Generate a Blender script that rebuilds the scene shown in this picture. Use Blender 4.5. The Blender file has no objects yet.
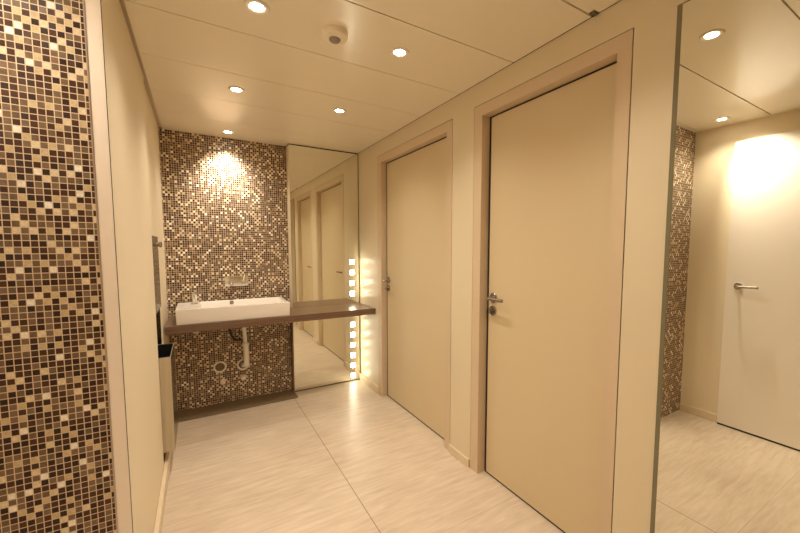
import bpy, bmesh, math
from mathutils import Vector, Matrix

scene = bpy.context.scene
COL = scene.collection
PI = math.pi

# ------------------------------------------------------------------ dimensions (metres)
H = 2.306            # ceiling height
XL = -1.616          # left wall
XC = -2.067          # wall with the white door (seen in the mirror)
YM = -0.115          # face of the mirror on the back wall
YF = -2.209          # foreground mosaic wall
YB = -4.6            # wall behind the camera

# ------------------------------------------------------------------ materials
def srgb(r, g, b):
    f = lambda c: c / 12.92 if c <= 0.04045 else ((c + 0.055) / 1.055) ** 2.4
    return (f(r / 255), f(g / 255), f(b / 255), 1)

def mat(name, color, rough=0.5, metal=0.0, spec=0.5, emit=None, estr=0.0, coat=0.0):
    m = bpy.data.materials.new(name); m.use_nodes = True
    b = m.node_tree.nodes['Principled BSDF']
    b.inputs['Base Color'].default_value = color if len(color) == 4 else (*color, 1)
    b.inputs['Roughness'].default_value = rough
    b.inputs['Metallic'].default_value = metal
    b.inputs['Specular IOR Level'].default_value = spec
    b.inputs['Coat Weight'].default_value = coat
    if emit:
        b.inputs['Emission Color'].default_value = (*emit, 1)
        b.inputs['Emission Strength'].default_value = estr
    return m

def vary(m, scale=(3, 3, 3), amount=0.06, detail=4, rough_amt=0.0, bump=0.0):
    """gentle procedural mottling of the base colour"""
    nt = m.node_tree; N = nt.nodes; L = nt.links
    b = N['Principled BSDF']; col = b.inputs['Base Color'].default_value[:]
    tc = N.new('ShaderNodeTexCoord'); mp = N.new('ShaderNodeMapping'); mp.inputs['Scale'].default_value = scale
    no = N.new('ShaderNodeTexNoise'); no.inputs['Scale'].default_value = 1; no.inputs['Detail'].default_value = detail
    L.new(tc.outputs['Object'], mp.inputs['Vector']); L.new(mp.outputs['Vector'], no.inputs['Vector'])
    r = N.new('ShaderNodeValToRGB')
    r.color_ramp.elements[0].position = 0.3; r.color_ramp.elements[1].position = 0.7
    r.color_ramp.elements[0].color = [c * (1 - amount) for c in col[:3]] + [1]
    r.color_ramp.elements[1].color = [min(1, c * (1 + amount)) for c in col[:3]] + [1]
    L.new(no.outputs['Fac'], r.inputs['Fac']); L.new(r.outputs['Color'], b.inputs['Base Color'])
    if bump:
        bp = N.new('ShaderNodeBump'); bp.inputs['Strength'].default_value = bump; bp.inputs['Distance'].default_value = 0.002
        L.new(no.outputs['Fac'], bp.inputs['Height']); L.new(bp.outputs['Normal'], b.inputs['Normal'])
    return m

def mosaic_material():
    m = bpy.data.materials.new('glass mosaic'); m.use_nodes = True
    nt = m.node_tree; N = nt.nodes; L = nt.links; b = N['Principled BSDF']
    PU, PV, G = 0.0167, 0.0180, 0.13
    tc = N.new('ShaderNodeTexCoord'); sx = N.new('ShaderNodeSeparateXYZ'); L.new(tc.outputs['Object'], sx.inputs[0])
    def math_(op, a, bv=None):
        n = N.new('ShaderNodeMath'); n.operation = op
        if isinstance(a, (int, float)): n.inputs[0].default_value = a
        else: L.new(a, n.inputs[0])
        if bv is not None:
            if isinstance(bv, (int, float)): n.inputs[1].default_value = bv
            else: L.new(bv, n.inputs[1])
        return n.outputs[0]
    u = math_('DIVIDE', sx.outputs['X'], PU); v = math_('DIVIDE', sx.outputs['Z'], PV)
    fu = math_('FLOOR', u); fv = math_('FLOOR', v); ru = math_('FRACT', u); rv = math_('FRACT', v)
    gu = math_('GREATER_THAN', ru, G); gv = math_('GREATER_THAN', rv, G); tile = math_('MULTIPLY', gu, gv)
    cb = N.new('ShaderNodeCombineXYZ'); L.new(fu, cb.inputs[0]); L.new(fv, cb.inputs[1])
    wn = N.new('ShaderNodeTexWhiteNoise'); wn.noise_dimensions = '2D'; L.new(cb.outputs[0], wn.inputs['Vector'])
    ramp = N.new('ShaderNodeValToRGB'); cr = ramp.color_ramp; cr.interpolation = 'CONSTANT'
    stops = [(0.0, TILE_DARK), (0.28, TILE_DARK2), (0.52, TILE_MID), (0.64, TILE_MID2), (0.745, TILE_TAN), (0.86, TILE_TAN2), (0.955, TILE_CREAM)]
    cr.elements[0].position = 0; cr.elements[0].color = stops[0][1]
    cr.elements[1].position = stops[1][0]; cr.elements[1].color = stops[1][1]
    for p, c in stops[2:]:
        e = cr.elements.new(p); e.color = c
    # light tiles mostly keep to every second cell, as on factory sheets
    par = math_('ABSOLUTE', math_('MODULO', math_('ADD', fu, fv), 2.0))
    L.new(math_('ADD', math_('MULTIPLY', wn.outputs['Value'], 0.74), math_('MULTIPLY', par, 0.26)), ramp.inputs['Fac'])
    # faint marbling inside each glass tile
    no = N.new('ShaderNodeTexNoise'); no.inputs['Scale'].default_value = 160; no.inputs['Detail'].default_value = 3
    L.new(tc.outputs['Object'], no.inputs['Vector'])
    mr = N.new('ShaderNodeMapRange'); mr.inputs['To Min'].default_value = 0.65; mr.inputs['To Max'].default_value = 1.35
    L.new(no.outputs['Fac'], mr.inputs['Value'])
    mul = N.new('ShaderNodeMix'); mul.data_type = 'RGBA'; mul.blend_type = 'MULTIPLY'; mul.inputs['Factor'].default_value = 1
    L.new(ramp.outputs['Color'], mul.inputs['A'])
    cmb = N.new('ShaderNodeCombineColor')
    for i in range(3): L.new(mr.outputs['Result'], cmb.inputs[i])
    L.new(cmb.outputs[0], mul.inputs['B'])
    mix = N.new('ShaderNodeMix'); mix.data_type = 'RGBA'
    L.new(tile, mix.inputs['Factor']); mix.inputs['A'].default_value = GROUT; L.new(mul.outputs['Result'], mix.inputs['B'])
    L.new(mix.outputs['Result'], b.inputs['Base Color'])
    rg = N.new('ShaderNodeMapRange'); rg.inputs['To Min'].default_value = 0.8; rg.inputs['To Max'].default_value = 0.34; b.inputs['Specular IOR Level'].default_value = 0.36
    L.new(tile, rg.inputs['Value']); L.new(rg.outputs['Result'], b.inputs['Roughness'])
    # each tile set at a hair's tilt of its own
    geo = N.new('ShaderNodeNewGeometry')
    sub = N.new('ShaderNodeVectorMath'); sub.operation = 'SUBTRACT'; sub.inputs[1].default_value = (.5, .5, .5)
    L.new(wn.outputs['Color'], sub.inputs[0])
    scl = N.new('ShaderNodeVectorMath'); scl.operation = 'SCALE'; scl.inputs['Scale'].default_value = 0.16
    L.new(sub.outputs[0], scl.inputs[0])
    add = N.new('ShaderNodeVectorMath'); add.operation = 'ADD'
    L.new(geo.outputs['Normal'], add.inputs[0]); L.new(scl.outputs[0], add.inputs[1])
    nm = N.new('ShaderNodeVectorMath'); nm.operation = 'NORMALIZE'; L.new(add.outputs[0], nm.inputs[0])
    L.new(nm.outputs[0], b.inputs['Normal'])
    return m

def floor_material():
    m = bpy.data.materials.new('streaked porcelain'); m.use_nodes = True
    nt = m.node_tree; N = nt.nodes; L = nt.links; b = N['Principled BSDF']
    tc = N.new('ShaderNodeTexCoord')
    mp = N.new('ShaderNodeMapping'); mp.inputs['Scale'].default_value = (4.0, 30, 1)
    n1 = N.new('ShaderNodeTexNoise'); n1.inputs['Scale'].default_value = 1.3; n1.inputs['Detail'].default_value = 6; n1.inputs['Roughness'].default_value = .6
    n1.inputs['Distortion'].default_value = 0.5
    L.new(tc.outputs['Object'], mp.inputs['Vector']); L.new(mp.outputs['Vector'], n1.inputs['Vector'])
    n2 = N.new('ShaderNodeTexNoise'); n2.inputs['Scale'].default_value = 2.3; n2.inputs['Detail'].default_value = 3
    L.new(tc.outputs['Object'], n2.inputs['Vector'])
    ad = N.new('ShaderNodeMath'); ad.operation = 'MULTIPLY_ADD'; ad.inputs[1].default_value = 0.5
    L.new(n2.outputs['Fac'], ad.inputs[0]); L.new(n1.outputs['Fac'], ad.inputs[2])
    r = N.new('ShaderNodeValToRGB'); r.color_ramp.elements[0].position = 0.50; r.color_ramp.elements[1].position = 1.0
    r.color_ramp.elements[0].color = FLOOR_A; r.color_ramp.elements[1].color = FLOOR_B
    L.new(ad.outputs[0], r.inputs['Fac'])
    # tile joints: one line along the room, cross joints between the long tiles
    sx = N.new('ShaderNodeSeparateXYZ'); L.new(tc.outputs['Object'], sx.inputs[0])
    def line(out, off, pitch, w):
        a = N.new('ShaderNodeMath'); a.operation = 'SUBTRACT'; L.new(out, a.inputs[0]); a.inputs[1].default_value = off - 20 * pitch
        d = N.new('ShaderNodeMath'); d.operation = 'DIVIDE'; L.new(a.outputs[0], d.inputs[0]); d.inputs[1].default_value = pitch
        f = N.new('ShaderNodeMath'); f.operation = 'FRACT'; L.new(d.outputs[0], f.inputs[0])
        c = N.new('ShaderNodeMath'); c.operation = 'LESS_THAN'; L.new(f.outputs[0], c.inputs[0]); c.inputs[1].default_value = w / pitch
        return c.outputs[0]
    lx = line(sx.outputs['X'], -0.700, 1.505, 0.0045); ly = line(sx.outputs['Y'], -2.266, 0.7525, 0.0025)
    hf = N.new('ShaderNodeMath'); hf.operation = 'MULTIPLY'; L.new(ly, hf.inputs[0]); hf.inputs[1].default_value = 0.5
    mx = N.new('ShaderNodeMath'); mx.operation = 'MAXIMUM'; L.new(lx, mx.inputs[0]); L.new(hf.outputs[0], mx.inputs[1])
    mix = N.new('ShaderNodeMix'); mix.data_type = 'RGBA'
    L.new(mx.outputs[0], mix.inputs['Factor']); L.new(r.outputs['Color'], mix.inputs['A']); mix.inputs['B'].default_value = FLOOR_JOINT
    L.new(mix.outputs['Result'], b.inputs['Base Color'])
    b.inputs['Roughness'].default_value = 0.34; b.inputs['Specular IOR Level'].default_value = 0.45
    return m

def wood_material(name, a, c, rough):
    m = bpy.data.materials.new(name); m.use_nodes = True
    nt = m.node_tree; N = nt.nodes; L = nt.links; b = N['Principled BSDF']
    tc = N.new('ShaderNodeTexCoord'); mp = N.new('ShaderNodeMapping'); mp.inputs['Scale'].default_value = (1.5, 40, 40)
    no = N.new('ShaderNodeTexNoise'); no.inputs['Scale'].default_value = 1.5; no.inputs['Detail'].default_value = 5
    L.new(tc.outputs['Object'], mp.inputs[0]); L.new(mp.outputs[0], no.inputs['Vector'])
    r = N.new('ShaderNodeValToRGB'); r.color_ramp.elements[0].position = .3; r.color_ramp.elements[1].position = .7
    r.color_ramp.elements[0].color = a; r.color_ramp.elements[1].color = c
    L.new(no.outputs['Fac'], r.inputs['Fac']); L.new(r.outputs['Color'], b.inputs['Base Color'])
    b.inputs['Roughness'].default_value = rough
    return m

TILE_DARK = (0.032, 0.011, 0.005, 1); TILE_DARK2 = (0.066, 0.026, 0.012, 1)
TILE_MID = (0.165, 0.108, 0.062, 1); TILE_MID2 = (0.205, 0.135, 0.085, 1)
TILE_TAN = (0.62, 0.49, 0.29, 1); TILE_TAN2 = (0.78, 0.66, 0.46, 1); TILE_CREAM = (0.95, 0.90, 0.80, 1)
GROUT = (0.72, 0.58, 0.42, 1)
FLOOR_A = (0.53, 0.425, 0.315, 1); FLOOR_B = (0.71, 0.60, 0.47, 1); FLOOR_JOINT = (0.27, 0.19, 0.12, 1)

M = {}
M['mosaic'] = mosaic_material()
M['floor'] = floor_material()
M['wall'] = vary(mat('cream wall paint', (0.78, 0.68, 0.50), 0.55), (1.2, 1.2, 1.2), 0.02)
M['wall_right'] = vary(mat('olive cream wall panel', (0.72, 0.63, 0.45), 0.42), (1.2, 1.2, 1.2), 0.02)
M['door'] = vary(mat('beige door laminate', (0.65, 0.54, 0.345), 0.42), (1.0, 1.0, 0.6), 0.02)
M['frame'] = mat('rosy beige frame paint', (0.65, 0.52, 0.36), 0.45)
M['white_door'] = mat('off white door laminate', (0.82, 0.76, 0.68), 0.40)
M['ceiling'] = mat('satin cream ceiling metal', (0.84, 0.78, 0.64), 0.20, spec=0.55)
M['ceiling_slab'] = mat('dark ceiling void', (0.22, 0.18, 0.125), 0.8)
M['dark'] = mat('black rubber seal', (0.012, 0.009, 0.006), 0.7)
M['mirror'] = mat('silvered glass', (0.88, 0.88, 0.80), 0.0, 1.0)
M['mirror_edge'] = mat('green glass edge', (0.20, 0.18, 0.11), 0.15, 0.0)
M['mirror_body'] = mat('pale mirror backing panel', (0.72, 0.62, 0.47), 0.5)
M['porcelain'] = mat('white sanitary ceramic', (0.84, 0.79, 0.73), 0.16, coat=0.3)
M['counter'] = wood_material('brown worktop laminate', (0.125, 0.070, 0.042, 1), (0.20, 0.120, 0.076, 1), 0.28)
M['chrome'] = mat('polished chrome', (0.78, 0.76, 0.73), 0.12, 1.0)
M['nickel'] = mat('satin nickel', (0.38, 0.34, 0.30), 0.26, 1.0)
M['steel'] = vary(mat('brushed stainless steel', (0.30, 0.25, 0.19), 0.24, 1.0), (2, 2, 60), 0.12)
M['bin_steel'] = vary(mat('pale brushed steel', (0.56, 0.50, 0.39), 0.38, 0.6), (60, 60, 1.5), 0.08)
M['bin_black'] = mat('black bin liner', (0.010, 0.010, 0.010), 0.5)
M['plastic'] = mat('white pipe plastic', (0.94, 0.91, 0.84), 0.35)
M['valve'] = mat('ivory valve cap', (0.85, 0.74, 0.58), 0.4)
M['hose'] = mat('dark braided hose', (0.045, 0.032, 0.024), 0.5)
M['grey'] = mat('grey sensor lens', (0.28, 0.25, 0.22), 0.3)
M['detector'] = mat('cream detector plastic', (0.86, 0.78, 0.64), 0.4)
M['plinth'] = mat('brown plinth laminate', (0.19, 0.135, 0.075), 0.5)
M['baseboard'] = mat('beige skirting', (0.72, 0.60, 0.43), 0.35)
M['trim'] = mat('rosy corner profile', (0.96, 0.87, 0.78), 0.45)
M['alu'] = mat('brushed aluminium edge', (0.55, 0.46, 0.40), 0.35, 0.8)
M['edge'] = mat('beige ceiling edge profile', (0.50, 0.42, 0.30), 0.5)
M['grey_clip'] = mat('dark bronze clip', (0.10, 0.08, 0.055), 0.5)
M['lamp'] = mat('lamp glow', (1, 1, 1), 0.5, emit=(1.0, 0.90, 0.72), estr=45)
M['led'] = mat('led square glow', (1, 1, 1), 0.5, emit=(1.0, 0.90, 0.66), estr=34)
M['ring'] = mat('white lamp ring', (0.80, 0.72, 0.60), 0.3)
M['ring_in'] = mat('chrome reflector', (0.7, 0.65, 0.55), 0.25, 0.9)

# ------------------------------------------------------------------ mesh helpers
def box(bm, x0, x1, y0, y1, z0, z1, bevel=0.0, seg=2):
    r = bmesh.ops.create_cube(bm, size=1)
    vs = r['verts']
    for v in vs:
        v.co = Vector((x0 + (v.co.x + .5) * (x1 - x0), y0 + (v.co.y + .5) * (y1 - y0), z0 + (v.co.z + .5) * (z1 - z0)))
    if bevel:
        es = list({e for v in vs for e in v.link_edges})
        bmesh.ops.bevel(bm, geom=es, offset=bevel, segments=seg, affect='EDGES', profile=.5)

def frame_to(axis):
    z = Vector(axis).normalized()
    x = z.orthogonal().normalized(); y = z.cross(x)
    return x, y, z

def lathe(bm, prof, origin, axis=(0, 0, 1), n=40):
    """profile of (radius, height) turned about axis; closed where the radius is 0"""
    o = Vector(origin); x, y, z = frame_to(axis)
    rings = []
    for r, h in prof:
        if r < 1e-6: rings.append([bm.verts.new(o + z * h)])
        else: rings.append([bm.verts.new(o + z * h + (x * math.cos(2 * PI * k / n) + y * math.sin(2 * PI * k / n)) * r) for k in range(n)])
    for a, b in zip(rings, rings[1:]):
        for k in range(n):
            k2 = (k + 1) % n
            if len(a) == 1 and len(b) == 1: continue
            if len(a) == 1: bm.faces.new((a[0], b[k2], b[k]))
            elif len(b) == 1: bm.faces.new((a[k], a[k2], b[0]))
            else: bm.faces.new((a[k], a[k2], b[k2], b[k]))
    bmesh.ops.recalc_face_normals(bm, faces=bm.faces)

def cyl(bm, a, b, r, n=32, bev=0.0):
    a = Vector(a); b = Vector(b); h = (b - a).length
    if bev: prof = [(0, 0), (r - bev, 0), (r, bev), (r, h - bev), (r - bev, h), (0, h)]
    else: prof = [(0, 0), (r, 0), (r, h), (0, h)]
    lathe(bm, prof, a, b - a, n)

def tube(bm, pts, rads, n=20, cap=True):
    P = [Vector(p) for p in pts]
    if not isinstance(rads, (list, tuple)): rads = [rads] * len(P)
    T = [((P[min(i + 1, len(P) - 1)] - P[max(i - 1, 0)]).normalized()) for i in range(len(P))]
    x = T[0].orthogonal().normalized(); rings = []
    for p, t, r in zip(P, T, rads):
        x = (x - t * x.dot(t)).normalized(); y = t.cross(x)
        rings.append([bm.verts.new(p + (x * math.cos(2 * PI * k / n) + y * math.sin(2 * PI * k / n)) * r) for k in range(n)])
    for a, b in zip(rings, rings[1:]):
        for k in range(n): bm.faces.new((a[k], a[(k + 1) % n], b[(k + 1) % n], b[k]))
    if cap:
        bm.faces.new(rings[0][::-1]); bm.faces.new(rings[-1])
    bmesh.ops.recalc_face_normals(bm, faces=bm.faces)

def curve_pts(ctrl, n=24):
    """Catmull-Rom through control points"""
    C = [Vector(c) for c in ctrl]; C = [C[0] * 2 - C[1]] + C + [C[-1] * 2 - C[-2]]; out = []
    seg = len(C) - 3
    for i in range(seg):
        p0, p1, p2, p3 = C[i:i + 4]
        for k in range(n):
            t = k / n
            out.append(0.5 * ((2 * p1) + (-p0 + p2) * t + (2 * p0 - 5 * p1 + 4 * p2 - p3) * t * t + (-p0 + 3 * p1 - 3 * p2 + p3) * t ** 3))
    out.append(C[-2].copy()); return out

def torus(bm, c, axis, R, r, n=44, k=14):
    o = Vector(c); x, y, z = frame_to(axis); g = []
    for i in range(n):
        d = x * math.cos(2 * PI * i / n) + y * math.sin(2 * PI * i / n)
        g.append([bm.verts.new(o + d * (R + r * math.cos(2 * PI * j / k)) + z * r * math.sin(2 * PI * j / k)) for j in range(k)])
    for i in range(n):
        for j in range(k):
            bm.faces.new((g[i][j], g[(i + 1) % n][j], g[(i + 1) % n][(j + 1) % k], g[i][(j + 1) % k]))
    bmesh.ops.recalc_face_normals(bm, faces=bm.faces)

def prism(bm, poly, z0, z1):
    """poly: list of (x, y); extruded along z"""
    a = [bm.verts.new((x, y, z0)) for x, y in poly]; b = [bm.verts.new((x, y, z1)) for x, y in poly]
    n = len(poly)
    bm.faces.new(a[::-1]); bm.faces.new(b)
    for i in range(n): bm.faces.new((a[i], a[(i + 1) % n], b[(i + 1) % n], b[i]))
    bmesh.ops.recalc_face_normals(bm, faces=bm.faces)

def BM(): return bmesh.new()

def abs_origin(p):
    o = Vector((0, 0, 0))
    while p is not None:
        o = o + p.location; p = p.parent
    return o

def obj(name, bm, m, parent=None, origin=(0, 0, 0), smooth=False, label=None):
    """link a bmesh given in room coordinates as ONE mesh object; children are kept relative to their parent"""
    me = bpy.data.meshes.new(name)
    o = bpy.data.objects.new(name, me); COL.objects.link(o)
    if parent is not None:
        o.parent = parent; shift = abs_origin(parent)
    else:
        o.location = origin; shift = Vector(origin)
    for v in bm.verts: v.co -= shift
    bm.to_mesh(me); bm.free(); me.materials.append(m)
    if smooth:
        for p in me.polygons: p.use_smooth = True
        try: me.set_sharp_from_angle(angle=math.radians(38))
        except Exception: pass
    if label: o['label'] = label
    return o

def thing(name, label, cat, loc, group=None):
    o = bpy.data.objects.new(name, None); COL.objects.link(o); o.location = loc; o.empty_display_size = .1
    o['label'] = label; o['category'] = cat
    if group: o['group'] = group
    return o

def struct(name, bm, m, label, cat, origin=(0, 0, 0)):
    o = obj(name, bm, m, None, origin); o['kind'] = 'structure'; o['label'] = label; o['category'] = cat
    return o

def one_box(*a, **k):
    bm = BM(); box(bm, *a, **k); return bm

# ------------------------------------------------------------------ the room shell
struct('floor', one_box(XC - .15, .15, YB - .1, .15, -.12, 0), M['floor'], 'beige streaked porcelain tile floor', 'floor')

# ceiling: long metal panels laid across the room with dark joints between them
ceil = struct('ceiling', one_box(XC - .15, .15, YB - .1, .15, H + .02, H + .12), M['ceiling_slab'], 'cream metal panel ceiling', 'ceiling')
SEAMS = [YB, -4.005, -3.57, -3.11, -2.6705, -2.2345, -1.7894, -1.3448, -.9006, -.457, 0.0]
GAPS = [0, .003, .004, .006, .008, .0065, .005, .004, .0035, .002, 0]
for i in range(10):
    x0 = XL + .016
    y0 = SEAMS[i] + GAPS[i] / 2; y1 = SEAMS[i + 1] - GAPS[i + 1] / 2
    bm = BM()
    if SEAMS[i] < YF < SEAMS[i + 1]:                     # the panel that turns the corner of the mosaic wall
        prism(bm, [(XC, y0), (-.004, y0), (-.004, y1), (XL + .016, y1), (XL + .016, YF), (XC, YF)], H, H + .02)
    else:
        if SEAMS[i] < YF: x0 = XC
        box(bm, x0, -.004, y0, y1, H, H + .02)
    obj('ceiling_panel', bm, M['ceiling'], ceil)
obj('edge_strip', one_box(XL - .0075, XL + .0155, YF + .003, -.001, H + .007, H + .0195), M['edge'], ceil)
obj('panel_clip', one_box(-.036, -.0045, -2.700, -2.676, H - .004, H - .0002, bevel=.001), M['grey_clip'], ceil)

struct('wall_back', one_box(XL - .1, .1, 0, .1, 0, H + .02), M['mosaic'], 'brown glass mosaic wall behind the basin', 'wall')

obj('lower_wall', one_box(XL - .006, -.676, -.055, -.0005, 0.0005, .7495), M['mosaic'], bpy.data.objects['wall_back'])
# right wall with two door openings
bm = BM()
D1 = (-.5673, -1.7074); D2 = (-1.9273, -2.8381); DT = 2.18
GR = .004                                               # dark joint round each frame
for y0, y1 in ((0, D1[0] + GR), (D1[1] - GR, D2[0] + GR), (D2[1] - GR, YB)):
    box(bm, 0, .12, y1, y0, 0, H)
for d in (D1, D2): box(bm, 0, .12, d[1] - GR, d[0] + GR, DT + GR, H)
wall_right = struct('wall_right', bm, M['wall_right'], 'cream panelled right wall with two doors', 'wall')
obj('shadow_gap', one_box(.004, .09, YB, 0, H - .0005, H + .02), M['dark'], wall_right)

bm = BM()
NY0, NY1, NZ0, NZ1 = -1.045, -.652, .140, .984           # niche for towels and bin
box(bm, XL - .16, XL - .008, -1.05, NY0, 0, H + .02); box(bm, XL - .16, XL - .008, NY1, 0, 0, H + .02)
box(bm, XL - .16, XL - .008, NY0, NY1, 0, NZ0); box(bm, XL - .16, XL - .008, NY0, NY1, NZ1, H + .02)
box(bm, XL - .16, XL - .115, NY0, NY1, NZ0, NZ1)
wl = struct('wall_left', bm, M['wall'], 'cream left wall beside the basin', 'wall')
obj('wall_panel', one_box(XL - .022, XL + .002, YF + .003, -1.05, 0.0, H), M['wall'], wl)
wf = struct('wall_front', one_box(XC, XL - .028, YF, YF + .09, 0, H + .02), M['mosaic'], 'brown glass mosaic wall in the left foreground', 'wall')
struct('wall_side', one_box(XC - .1, XC, YB, YF + .09, 0, H + .02), M['wall'], 'cream wall with the white door', 'wall')
struct('wall_rear', one_box(XC - .1, .12, YB - .1, YB, 0, H + .02), M['wall'], 'cream wall behind the viewer', 'wall')

# corner profile at the end of the mosaic wall: slim metal edge and a rosy board
t = struct('trim_1', one_box(XL - .024, XL + .010, YF - .004, YF - .0005, 0, H - .001), M['trim'], 'rosy beige corner board at the mosaic edge', 'trim')
obj('metal_edge', one_box(XL - .028, XL - .0243, YF - .006, YF - .0005, 0, H - .001), M['alu'], t, label='thin grey metal edge strip')
obj('dark_joint', one_box(XL + .0102, XL + .0112, YF - .0035, YF + .0028, 0, H - .001), M['hose'], t)

# skirting
def skirting(name, x0, x1, y0, y1, h, label):
    bm = BM(); box(bm, x0, x1, y0, y1, 0, h, bevel=.003, seg=2)
    return struct(name, bm, M['baseboard'], label, 'baseboard')
skirting('baseboard_right', -.013, -.0005, D1[0] + .008, YM - .002, .072, 'short beige skirting between the lit mirror and the far door')
skirting('baseboard_middle', -.013, -.0005, D2[0] + .004, D1[1] - .004, .056, 'short beige skirting between the two doors')
skirting('baseboard_left', XL + .0025, XL + .022, YF + .004, -.40, .085, 'beige skirting along the left wall')
skirting('baseboard_side', XC + .0005, XC + .013, -2.474, YF - .001, .062, 'beige skirting beside the white door')
struct('trim_2', one_box(XL + .03, -.667, -.265, -.0555, 0.0005, .012), M['plinth'], 'flat brown floor strip under the mosaic wall', 'trim')

# ------------------------------------------------------------------ doors in the right wall
def lever_set(parent, y, z, x, s=1, turn=True, length=.125):
    """rose, lever and lock rose; x is the leaf face, the lever stands off towards -x and runs towards -y"""
    bm = BM(); lathe(bm, [(0, .0), (.029, .0), (.029, .006), (.026, .009), (0, .009)], (x, y, z), (-1, 0, 0), 36)
    rose = obj('handle_rose', bm, M['nickel'], parent, smooth=True)
    bm = BM()
    pts = curve_pts([(x - .008, y, z), (x - .035, y, z), (x - .050, y - .006, z), (x - .055, y - .022, z), (x - .055, y - length, z)], 8)
    tube(bm, pts, .0095, 18)
    lv = obj('lever_handle', bm, M['nickel'], parent, smooth=True)
    if turn:
        zz = z - .075
        bm = BM(); lathe(bm, [(0, .0), (.029, .0), (.029, .006), (.026, .009), (0, .009)], (x, y + .003, zz), (-1, 0, 0), 36)
        lock = obj('lock_rose', bm, M['nickel'], parent, smooth=True)
        bm = BM(); box(bm, x - .032, x - .009, y - .001, y + .007, zz - .014, zz + .014, bevel=.003)
        cyl(bm, (x - .009, y + .003, zz), (x - .016, y + .003, zz), .011, 24)
        obj('thumb_turn', bm, M['nickel'], lock)

def door(name, D, li, ri, rec, hy, label):
    lt = 2.119
    ins = .011                                            # dark gap round the leaf
    insl = .021                                           # the wider gap on the latch side
    bm = one_box(rec, rec + .04, ri + ins, li - insl, .012, lt - ins)
    leaf = struct(name, bm, M['door'], label, 'door', ((rec + .02), (li + ri) / 2, .012))
    # frame: flat casing flush with the wall and a deep jamb
    bm = BM()
    for a, b in ((li, D[0]), (D[1], ri)): box(bm, -.001, rec + .045, a, b, 0, DT)
    box(bm, -.001, rec + .045, ri, li, lt, DT)
    obj('door_frame', bm, M['frame'], leaf)
    bm = BM()
    box(bm, rec + .046, rec + .056, D[1] - GR, D[0] + GR, 0.0005, DT + GR)
    box(bm, rec + .004, rec + .046, ri + ins * .2, li - insl * .2, .0005, .0115)
    box(bm, rec + .005, rec + .045, li - insl * .97, li - .0003, .0115, lt - .0003); box(bm, rec + .005, rec + .045, ri + .0003, ri + ins * .95, .0115, lt - .0003)
    box(bm, rec + .005, rec + .045, ri + ins, li - insl, lt - ins * .95, lt - .0003)
    obj('door_seal', bm, M['dark'], leaf, label='black seal in the gap round the leaf')
    bm = BM()                                             # dark joint between frame and wall panel
    for a, b in ((D[0] + .0002, D[0] + GR - .0002), (D[1] - GR + .0002, D[1] - .0002)): box(bm, .004, .05, a, b, 0, DT + GR)
    box(bm, .004, .05, D[1], D[0], DT + .0002, DT + GR - .0002)
    obj('frame_joint', bm, M['dark'], leaf)
    lever_set(leaf, hy, 1.083, rec)
    return leaf

door('door_1', D1, -.6376, -1.645, .050, -.690, 'farther beige door, beside the lit mirror')
door('door_2', D2, -1.9952, -2.7813,   .052, -2.058, 'nearer beige door, between the far door and the large mirror')

# white door in the side wall, seen in the large mirror
XD = -2.030
leaf = struct('door_3', one_box(XC + .004, XD, -3.36, -2.483, .014, 2.160, bevel=.0015), M['white_door'], 'white door standing proud of the side wall, seen in the mirror', 'door', (XC + .02, -2.92, .014))
obj('door_seal', one_box(XC + .001, XD - .004, -3.36, -2.485, .001, .0135), M['dark'], leaf)
bm = BM(); lathe(bm, [(0, .0), (.026, .0), (.026, .006), (.023, .009), (0, .009)], (XD, -2.560, 1.094), (1, 0, 0), 36)
obj('handle_rose', bm, M['nickel'], leaf, smooth=True)
bm = BM(); tube(bm, curve_pts([(XD + .008, -2.560, 1.094), (XD + .035, -2.560, 1.094), (XD + .050, -2.566, 1.094), (XD + .055, -2.582, 1.094), (XD + .055, -2.69, 1.094)], 8), .0095, 18)
obj('lever_handle', bm, M['nickel'], leaf, smooth=True)

# ------------------------------------------------------------------ mirrors
t = thing('wall_mirror', 'tall mirror beside the basin with a column of glowing squares', 'mirror', (-.33, YM + .05, 0))
MX0 = -.664
obj('mirror_body', one_box(MX0, -.002, YM + .004, -.001, .004, H - .012), M['mirror_body'], t)
obj('mirror_glass', one_box(MX0 + .001, -.009, YM, YM + .0038, .012, H - .010), M['mirror'], t)
obj('side_shade_board', one_box(-.6755, MX0 - .0003, YM - .003, -.0005, .013, .7495), M['plinth'], t, label='mirror side under the worktop, browned to stand for shade')  # brown sheet puts the shade below the worktop onto the mirror body's side
obj('top_gap', one_box(MX0, -.002, YM + .002, -.001, H - .0098, H - .001), M['dark'], t)
obj('edge_strip', one_box(-.0085, -.002, YM - .001, YM + .0038, .012, H - .012), M['mirror_edge'], t, label='dark green glass edge')
obj('bottom_edge', one_box(MX0 + .001, -.002, YM - .001, YM + .0038, .003, .0118), M['mirror_edge'], t, label='dark green glass edge')
for z in [1.226 - .1062 * k for k in range(12) if k != 4]:
    bm = BM(); box(bm, -.102, -.058, YM - .0012, YM - .0002, z - .023, z + .023, bevel=.0004, seg=1)
    obj('light_square', bm, M['led'], t)

t = thing('wall_mirror', 'large frameless mirror on the right wall reflecting the white door', 'mirror', (-.004, -3.6, 0.06))
obj('mirror_glass', one_box(-.006, -.0005, -4.35, -3.0045, .06, 2.1748), M['mirror'], t)
obj('edge_strip', one_box(-.0065, -.0005, -3.0040, -2.9885, .06, 2.1748), M['mirror_edge'], t, label='dark polished glass edge')
obj('top_strip', one_box(-.0065, -.0005, -4.35, -2.9885, 2.175, 2.179), M['mirror_edge'], t, label='dark polished glass edge')

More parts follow.
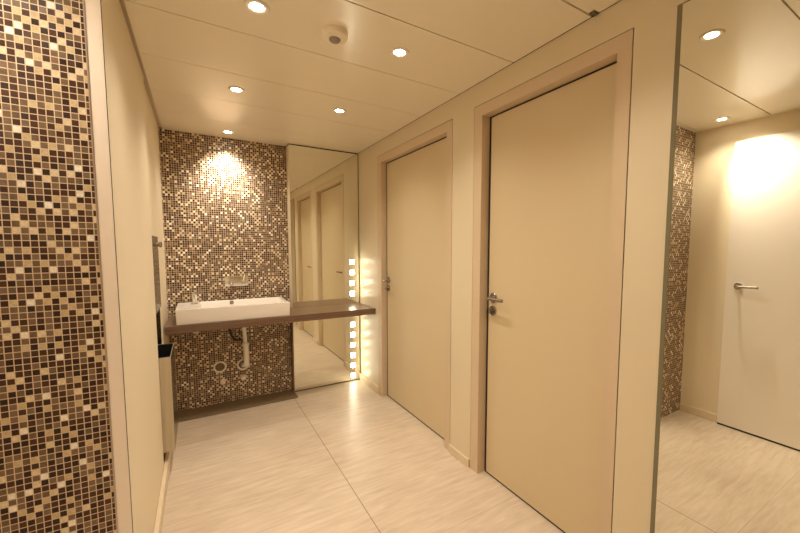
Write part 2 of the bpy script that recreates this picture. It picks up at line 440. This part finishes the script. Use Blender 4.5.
# ------------------------------------------------------------------ worktop and basin
CT, CB, CF = .806, .750, -.512
bm = BM(); prism(bm, [(XL + .002, CF), (-.003, CF), (-.003, YM - .002), (MX0 - .002, YM - .002), (MX0 - .002, -.0008), (XL + .002, -.0008)], CB, CT)
bmesh.ops.bevel(bm, geom=list(bm.edges), offset=.0015, segments=1, affect='EDGES')
o = obj('counter_top', bm, M['counter'], None, (-.8, -.26, CB)); o['label'] = 'brown wood worktop running from wall to wall below the mirror'; o['category'] = 'counter'

BX0, BX1, BY0, BY1, BT = -1.549, -.762, -.492, -.085, .919
t = thing('wash_basin', 'long white rectangular ceramic basin on the brown worktop', 'basin', (-1.155, -.29, CT))
def basin_bm():
    bm = BM()
    hx0, hx1, hy0, hy1, hz = -1.392, -.790, -.470, -.112, .835
    xs = [BX0, hx0, hx1, BX1]; ys = [BY0, hy0, hy1, BY1]
    top = [[bm.verts.new((x, y, BT)) for y in ys] for x in xs]
    for i in range(3):
        for j in range(3):
            if i == 1 and j == 1: continue
            bm.faces.new((top[i][j], top[i + 1][j], top[i + 1][j + 1], top[i][j + 1]))
    bot = [[bm.verts.new((x, y, CT + .0005)) for y in (BY0 + .004, BY1)] for x in (BX0 + .003, BX1 - .003)]
    ring_t = [top[0][0], top[1][0], top[2][0], top[3][0], top[3][1], top[3][2], top[3][3], top[2][3], top[1][3], top[0][3], top[0][2], top[0][1]]
    c = [bot[0][0], bot[1][0], bot[1][1], bot[0][1]]
    bm.faces.new(c[::-1])
    bm.faces.new((c[0], c[1], top[3][0], top[2][0], top[1][0], top[0][0]))
    bm.faces.new((c[1], c[2], top[3][3], top[3][2], top[3][1], top[3][0]))
    bm.faces.new((c[2], c[3], top[0][3], top[1][3], top[2][3], top[3][3]))
    bm.faces.new((c[3], c[0], top[0][0], top[0][1], top[0][2], top[0][3]))
    # hollow with walls that draw in slightly towards a shallow sloped bottom
    a = [top[1][1], top[2][1], top[2][2], top[1][2]]
    b = [bm.verts.new(p) for p in ((hx0 + .012, hy0 + .010, hz + .004), (hx1 - .012, hy0 + .010, hz + .004), (hx1 - .012, hy1 - .010, hz + .004), (hx0 + .012, hy1 - .010, hz + .004))]
    m = bm.verts.new((-1.09, -.29, hz - .008))
    for i in range(4):
        k = (i + 1) % 4
        bm.faces.new((a[i], a[k], b[k], b[i])); bm.faces.new((b[i], b[k], m))
    bmesh.ops.recalc_face_normals(bm, faces=bm.faces)
    es = [e for e in bm.edges if len(e.link_faces) == 2 and e.calc_face_angle(0) > .5]
    bmesh.ops.bevel(bm, geom=es, offset=.004, segments=3, affect='EDGES', profile=.6)
    return bm
obj('basin_bowl', basin_bm(), M['porcelain'], t, smooth=True)
bm = BM(); lathe(bm, [(0, 0), (.030, 0), (.030, .003), (.022, .005), (.012, .003), (0, .003)], (-1.09, -.29, .8285), (0, 0, 1), 32)
obj('drain_cover', bm, M['chrome'], t, smooth=True)
bm = BM(); box(bm, -1.180, -1.150, -.1165, -.1125, .876, .912, bevel=.0015)
obj('overflow_plate', bm, M['nickel'], t)

# soap pump through the basin deck, its bottle below the worktop
t = thing('soap_dispenser', 'chrome soap pump on the left deck of the white basin', 'dispenser', (-1.432, -.22, BT))
bm = BM(); lathe(bm, [(0, .0006), (.028, .0006), (.028, .005), (.022, .008), (.018, .011), (.018, .060), (.019, .062), (.019, .082), (.016, .085), (0, .085)], (-1.432, -.22, BT), (0, 0, 1), 32)
obj('pump_head', bm, M['chrome'], t, smooth=True)
bm = BM(); tube(bm, [(-1.432, -.225, BT + .066), (-1.432, -.262, BT + .067), (-1.432, -.288, BT + .062), (-1.432, -.293, BT + .050)], [.006, .0055, .005, .0045], 16)
obj('spout', bm, M['chrome'], t, smooth=True)
obj('bottle_holder', one_box(-1.437, -1.427, -.186, -.0545, .715, .727), M['nickel'], t)
bm = BM(); lathe(bm, [(0, CB - .001), (.022, CB - .001), (.036, CB - .020), (.037, .712), (.033, .695), (.018, .687), (0, .686)], (-1.432, -.22, 0), (0, 0, 1), 32)
obj('soap_bottle', bm, M['plastic'], t, smooth=True, label='pale soap bottle under the worktop')

# wall-mounted tap above the basin
t = thing('basin_tap', 'chrome wall tap on the mosaic above the white basin', 'tap', (-1.115, -.0005, 1.07))
bm = BM(); box(bm, -1.208, -1.022, -.012, -.0006, 1.028, 1.112, bevel=.003)
obj('wall_plate', bm, M['chrome'], t, smooth=True)
bm = BM(); tube(bm, curve_pts([(-1.163, -.010, 1.066), (-1.163, -.08, 1.068), (-1.163, -.135, 1.066), (-1.163, -.155, 1.055), (-1.163, -.160, 1.040)], 8), .0125, 22)
lathe(bm, [(0, .0), (.022, .0), (.022, .006), (.018, .010), (0, .010)], (-1.163, -.012, 1.066), (0, -1, 0), 28)
obj('spout', bm, M['chrome'], t, smooth=True)
bm = BM(); lathe(bm, [(0, .0), (.021, .0), (.021, .030), (.018, .034), (0, .034)], (-1.062, -.012, 1.070), (0, -1, 0), 30)
lv = obj('mixer_body', bm, M['chrome'], t, smooth=True)
bm = BM(); tube(bm, [(-1.062, -.040, 1.078), (-1.058, -.048, 1.100), (-1.050, -.062, 1.135)], [.0075, .007, .006], 16)
obj('mixer_lever', bm, M['chrome'], lv, smooth=True)

YW = -.055
# ------------------------------------------------------------------ waste pipes and valves on the mosaic below the basin
t = thing('drain_pipe', 'white waste pipe hanging below the basin into the right wall socket', 'pipe', (-1.08, -.12, .42))
bm = BM(); tube(bm, [(-1.083, -.12, CB - .001), (-1.070, -.12, .515)], .0165, 22)
obj('upper_pipe', bm, M['plastic'], t, smooth=True)
bm = BM()
tube(bm, [(-1.070, -.12, .535), (-1.070, -.12, .53), (-1.0695, -.12, .515), (-1.0695, -.12, .505)], [.024, .027, .027, .025], 24)
tube(bm, curve_pts([(-1.0695, -.12, .51), (-1.067, -.12, .42), (-1.067, -.119, .375), (-1.072, -.105, .340), (-1.083, -.080, .326), (-1.088, YW - .006, .324)], 8), .0225, 24)
obj('lower_pipe', bm, M['plastic'], t, smooth=True)
def socket(x, z, label):
    t = thing('wall_socket_ring', label, 'pipe', (x, YW - .006, z), 'socket rings below the basin')
    bm = BM(); torus(bm, (x, YW - .009, z), (0, -1, 0), .0435, .0075)
    obj('ring', bm, M['plastic'], t, smooth=True)
    bm = BM(); lathe(bm, [(0, .0), (.040, .0), (.040, .004), (.030, .005), (.028, .002), (0, .002)], (x, YW - .0006, z), (0, -1, 0), 36)
    obj('socket_inset', bm, M['valve_dark'], t, smooth=True, label='brownish socket inside the white ring')
M['valve_dark'] = mat('brown socket plug', (0.20, 0.13, 0.075), 0.5)  # plain brown of the plug inside the rings
socket(-1.270, .335, 'round white pipe socket ring on the mosaic, the left one with no pipe in it')
socket(-1.089, .328, 'round white pipe socket ring on the mosaic, the right one, taking the waste pipe')
def valve(x, z, label):
    t = thing('angle_valve', label, 'valve', (x, YW - .001, z), 'valves below the basin')
    bm = BM(); lathe(bm, [(0, 0), (.021, 0), (.021, .004), (.012, .007), (.011, .022), (0, .022)], (x, YW - .0006, z), (0, -1, 0), 28)
    obj('valve_body', bm, M['valve'], t, smooth=True)
    bm = BM(); lathe(bm, [(0, .022), (.017, .022), (.021, .027), (.021, .040), (.017, .046), (0, .048)], (x, YW - .0006, z), (0, -1, 0), 28)
    obj('valve_knob', bm, M['valve'], t, smooth=True)
    bm = BM(); cyl(bm, (x + .010, YW - .013, z), (x + .034, YW - .013, z + .010), .0085, 18, .002)
    obj('valve_outlet', bm, M['valve'], t, smooth=True)
valve(-1.254, .205, 'small ivory valve knob below the left white ring')
valve(-1.094, .211, 'small ivory valve knob below the right white ring')
bm = BM(); tube(bm, curve_pts([(-1.180, -.075, CB - .001), (-1.183, -.075, .68), (-1.172, -.077, .60), (-1.150, -.080, .565), (-1.122, -.085, .560), (-1.098, -.100, .565)], 10), .0085, 14)
o = obj('hose', bm, M['hose'], None, (-1.18, -.075, CB)); o['label'] = 'dark hose bending behind the waste pipe under the worktop'; o['category'] = 'hose'

# ------------------------------------------------------------------ paper towel dispenser and waste bin on the left wall
t = thing('towel_dispenser', 'slim brushed steel towel dispenser on the left wall above the bin', 'dispenser', (XL, -.88, .80))
bm = BM(); box(bm, XL - .0075, XL + .004, -1.047, -.715, .985, 1.436, bevel=.002)
obj('door_panel', bm, M['steel'], t)
bm = BM()
box(bm, XL - .1148, XL - .1115, NY0 + .0005, NY1 - .0005, NZ0 + .0005, NZ1 - .0005)
box(bm, XL - .1112, XL - .0082, NY1 - .0035, NY1 - .0005, NZ0 + .0005, NZ1 - .0005); box(bm, XL - .1112, XL - .0082, NY0 + .0005, NY0 + .0035, NZ0 + .0005, NZ1 - .0005)
obj('recess_lining', bm, M['steel'], t, label='dark steel lining of the recess')
bm = BM(); box(bm, XL - .088, XL - .022, -.99, -.70, .935, NZ1 - .001, bevel=.006)
obj('paper_stack', bm, M['plastic'], t, label='pale paper towels at the top of the recess')
bm = BM(); lathe(bm, [(0, 0), (.013, 0), (.013, .018), (.017, .020), (.017, .030), (.013, .033), (0, .033)], (XL + .004, -.90, 1.385), (1, 0, 0), 28)
obj('knob', bm, M['nickel'], t, smooth=True)

t = thing('waste_bin', 'slim steel waste bin with black opening on the left wall', 'bin', (XL, -.84, .12))
bx0, bx1, by0, by1, bz0, bz1 = XL - .105, -1.556, -1.038, -.660, .150, .722
bm = BM()
box(bm, bx0, bx1, by0, by0 + .004, bz0, bz1); box(bm, bx0, bx1, by1 - .004, by1, bz0, bz1)
box(bm, bx0, bx0 + .003, by0 + .004, by1 - .004, bz0, bz1); box(bm, bx1 - .003, bx1 - .0006, by0 + .004, by1 - .004, bz0, bz1)
box(bm, bx0, bx1, by0, by1, bz0 - .004, bz0)
obj('bin_body', bm, M['bin_steel'], t)
obj('side_sheet', one_box(bx1 - .0005, bx1 + .0005, by0 + .0005, by1, bz0, bz1 - .004), M['steel'], t, label='dark polished steel side')
bm = BM()
box(bm, bx0 + .0032, bx1 - .0032, by0 + .0042, by0 + .006, .50, bz1 - .003); box(bm, bx0 + .0032, bx1 - .0032, by1 - .006, by1 - .0042, .50, bz1 - .003)
box(bm, bx0 + .0032, bx0 + .005, by0 + .006, by1 - .006, .50, bz1 - .003); box(bm, bx1 - .005, bx1 - .0032, by0 + .006, by1 - .006, .50, bz1 - .003)
box(bm, bx0 + .005, bx1 - .005, by0 + .006, by1 - .006, .50, .503)
obj('liner', bm, M['bin_black'], t, label='black liner inside the opening')

# ------------------------------------------------------------------ ceiling detector and downlights
t = thing('motion_detector', 'round cream detector with a grey lens on the ceiling', 'detector', (-.853, -2.008, H))
bm = BM(); lathe(bm, [(0, -.0005), (.056, -.0005), (.056, -.017), (.053, -.023), (.044, -.027), (.027, -.029), (0, -.029)], (-.853, -2.008, H), (0, 0, 1), 48)
obj('detector_base', bm, M['detector'], t, smooth=True)
bm = BM(); lathe(bm, [(0, -.0285), (.025, -.0285), (.024, -.034), (.018, -.040), (.009, -.043), (0, -.044)], (-.853, -2.008, H), (0, 0, 1), 36)
obj('sensor_lens', bm, M['grey'], t, smooth=True)

LIGHTS = [
    (-1.152, -.190, 'recessed downlight right over the basin, nearest to the mosaic wall', 1.0),
    (-1.165, -1.130, 'recessed downlight on the left of the second row out from the mosaic wall', 1.0),
    (-.535, -1.130, 'recessed downlight in front of the farther beige door', 1.0),
    (-1.165, -2.015, 'recessed downlight to the left of the round ceiling detector', 1.0),
    (-.538, -2.015, 'recessed downlight to the right of the round ceiling detector', 1.0),
    (-.566, -2.871, 'recessed downlight seen only in the large mirror, the upper one', 1.0),
    (-1.872, -2.451, 'recessed downlight in the corner by the white door, seen only in the mirror', 0.60),
]
POWER = 29.0
def make_light(loc, label):
    t = thing('ceiling_downlight', label, 'light', loc, 'recessed downlights in the ceiling')
    x, y, z = loc
    bm = BM(); lathe(bm, [(.0262, -.0005), (.046, -.0005), (.046, -.002), (.043, -.005), (.034, -.005), (.0262, -.0022), (.0262, -.0005)], loc, (0, 0, 1), 40)
    obj('trim_ring', bm, M['ring'], t, smooth=True)
    bm = BM(); lathe(bm, [(0, -.0006), (.0258, -.0006), (.0252, -.0025), (.022, -.0042), (.012, -.0055), (0, -.006)], loc, (0, 0, 1), 36)
    obj('lamp', bm, M['lamp'], t, smooth=True)
    return t
proto = None
def spot(name, x, y, power, size=128, blend=1.0, rad=.03, aim=None):
    ld = bpy.data.lights.new(name, 'SPOT'); ld.energy = power; ld.color = LIGHT_COL
    ld.spot_size = math.radians(size); ld.spot_blend = blend; ld.shadow_soft_size = rad
    lo = bpy.data.objects.new(name, ld); COL.objects.link(lo); lo.location = (x, y, H - .016)
    if aim: lo.rotation_euler = (Vector(aim) - lo.location).to_track_quat('-Z', 'Y').to_euler()
LIGHT_COL = (1.0, 0.893, 0.745)
for x, y, lab, k in LIGHTS:
    if proto is None:
        proto = make_light((x, y, H), lab)
    else:
        r = proto.copy(); COL.objects.link(r); r.location = (x, y, H); r['label'] = lab
        for ch in list(proto.children):
            c = ch.copy(); COL.objects.link(c); c.parent = r
    spot('downlight_and_fill_beam', x, y, POWER * k)
# two of the lamps are swivelled: at the mosaic above the basin and at the white door
spot('downlight_and_fill_beam', -1.152, -.190, 45, 76, .9, .02, (-1.18, 0, 1.90))
spot('downlight_and_fill_beam', -1.872, -2.451, 85, 78, .9, .02, (-2.03, -2.80, 1.70))
# unseen spots without fittings, added behind the viewer as fill light
for x, y in ((-.60, -3.75), (-1.45, -4.05)):
    spot('downlight_and_fill_beam', x, y, POWER * .42)

w = bpy.data.worlds.new('World'); scene.world = w; w.use_nodes = True
w.node_tree.nodes['Background'].inputs[0].default_value = (1.0, .82, .6, 1)
w.node_tree.nodes['Background'].inputs[1].default_value = 0.0

# ------------------------------------------------------------------ camera
f, yaw, pitch, roll = 366.2233, 0.5554, -0.0760, 0.0032
fw = Vector((math.sin(yaw) * math.cos(pitch), math.cos(yaw) * math.cos(pitch), math.sin(pitch)))
rt = Vector((math.cos(yaw), -math.sin(yaw), 0)); up = rt.cross(fw)
r2 = rt * math.cos(roll) + up * math.sin(roll); u2 = -rt * math.sin(roll) + up * math.cos(roll)
cd = bpy.data.cameras.new('camera'); cam = bpy.data.objects.new('camera', cd); COL.objects.link(cam)
mw = Matrix((r2, u2, -fw)).transposed().to_4x4(); mw.translation = Vector((-1.3958, -3.6393, 1.371))
cam.matrix_world = mw
cd.sensor_fit = 'HORIZONTAL'; cd.sensor_width = 36; cd.lens = f / 800 * 36
cd.shift_x = -25.4375 / 800; cd.shift_y = 9.1906 / 800
cd.clip_start = .02; cd.clip_end = 50
scene.camera = cam

vs = scene.view_settings
scene.display_settings.display_device = 'sRGB'
vs.view_transform = 'Standard'; vs.look = 'None'; vs.gamma = 1; vs.use_curve_mapping = False
vs.exposure = 0.07
cy = scene.cycles
cy.max_bounces = 16; cy.diffuse_bounces = 10; cy.glossy_bounces = 10
cy.caustics_reflective = True; cy.sample_clamp_indirect = 6.0
cy.use_denoising = True
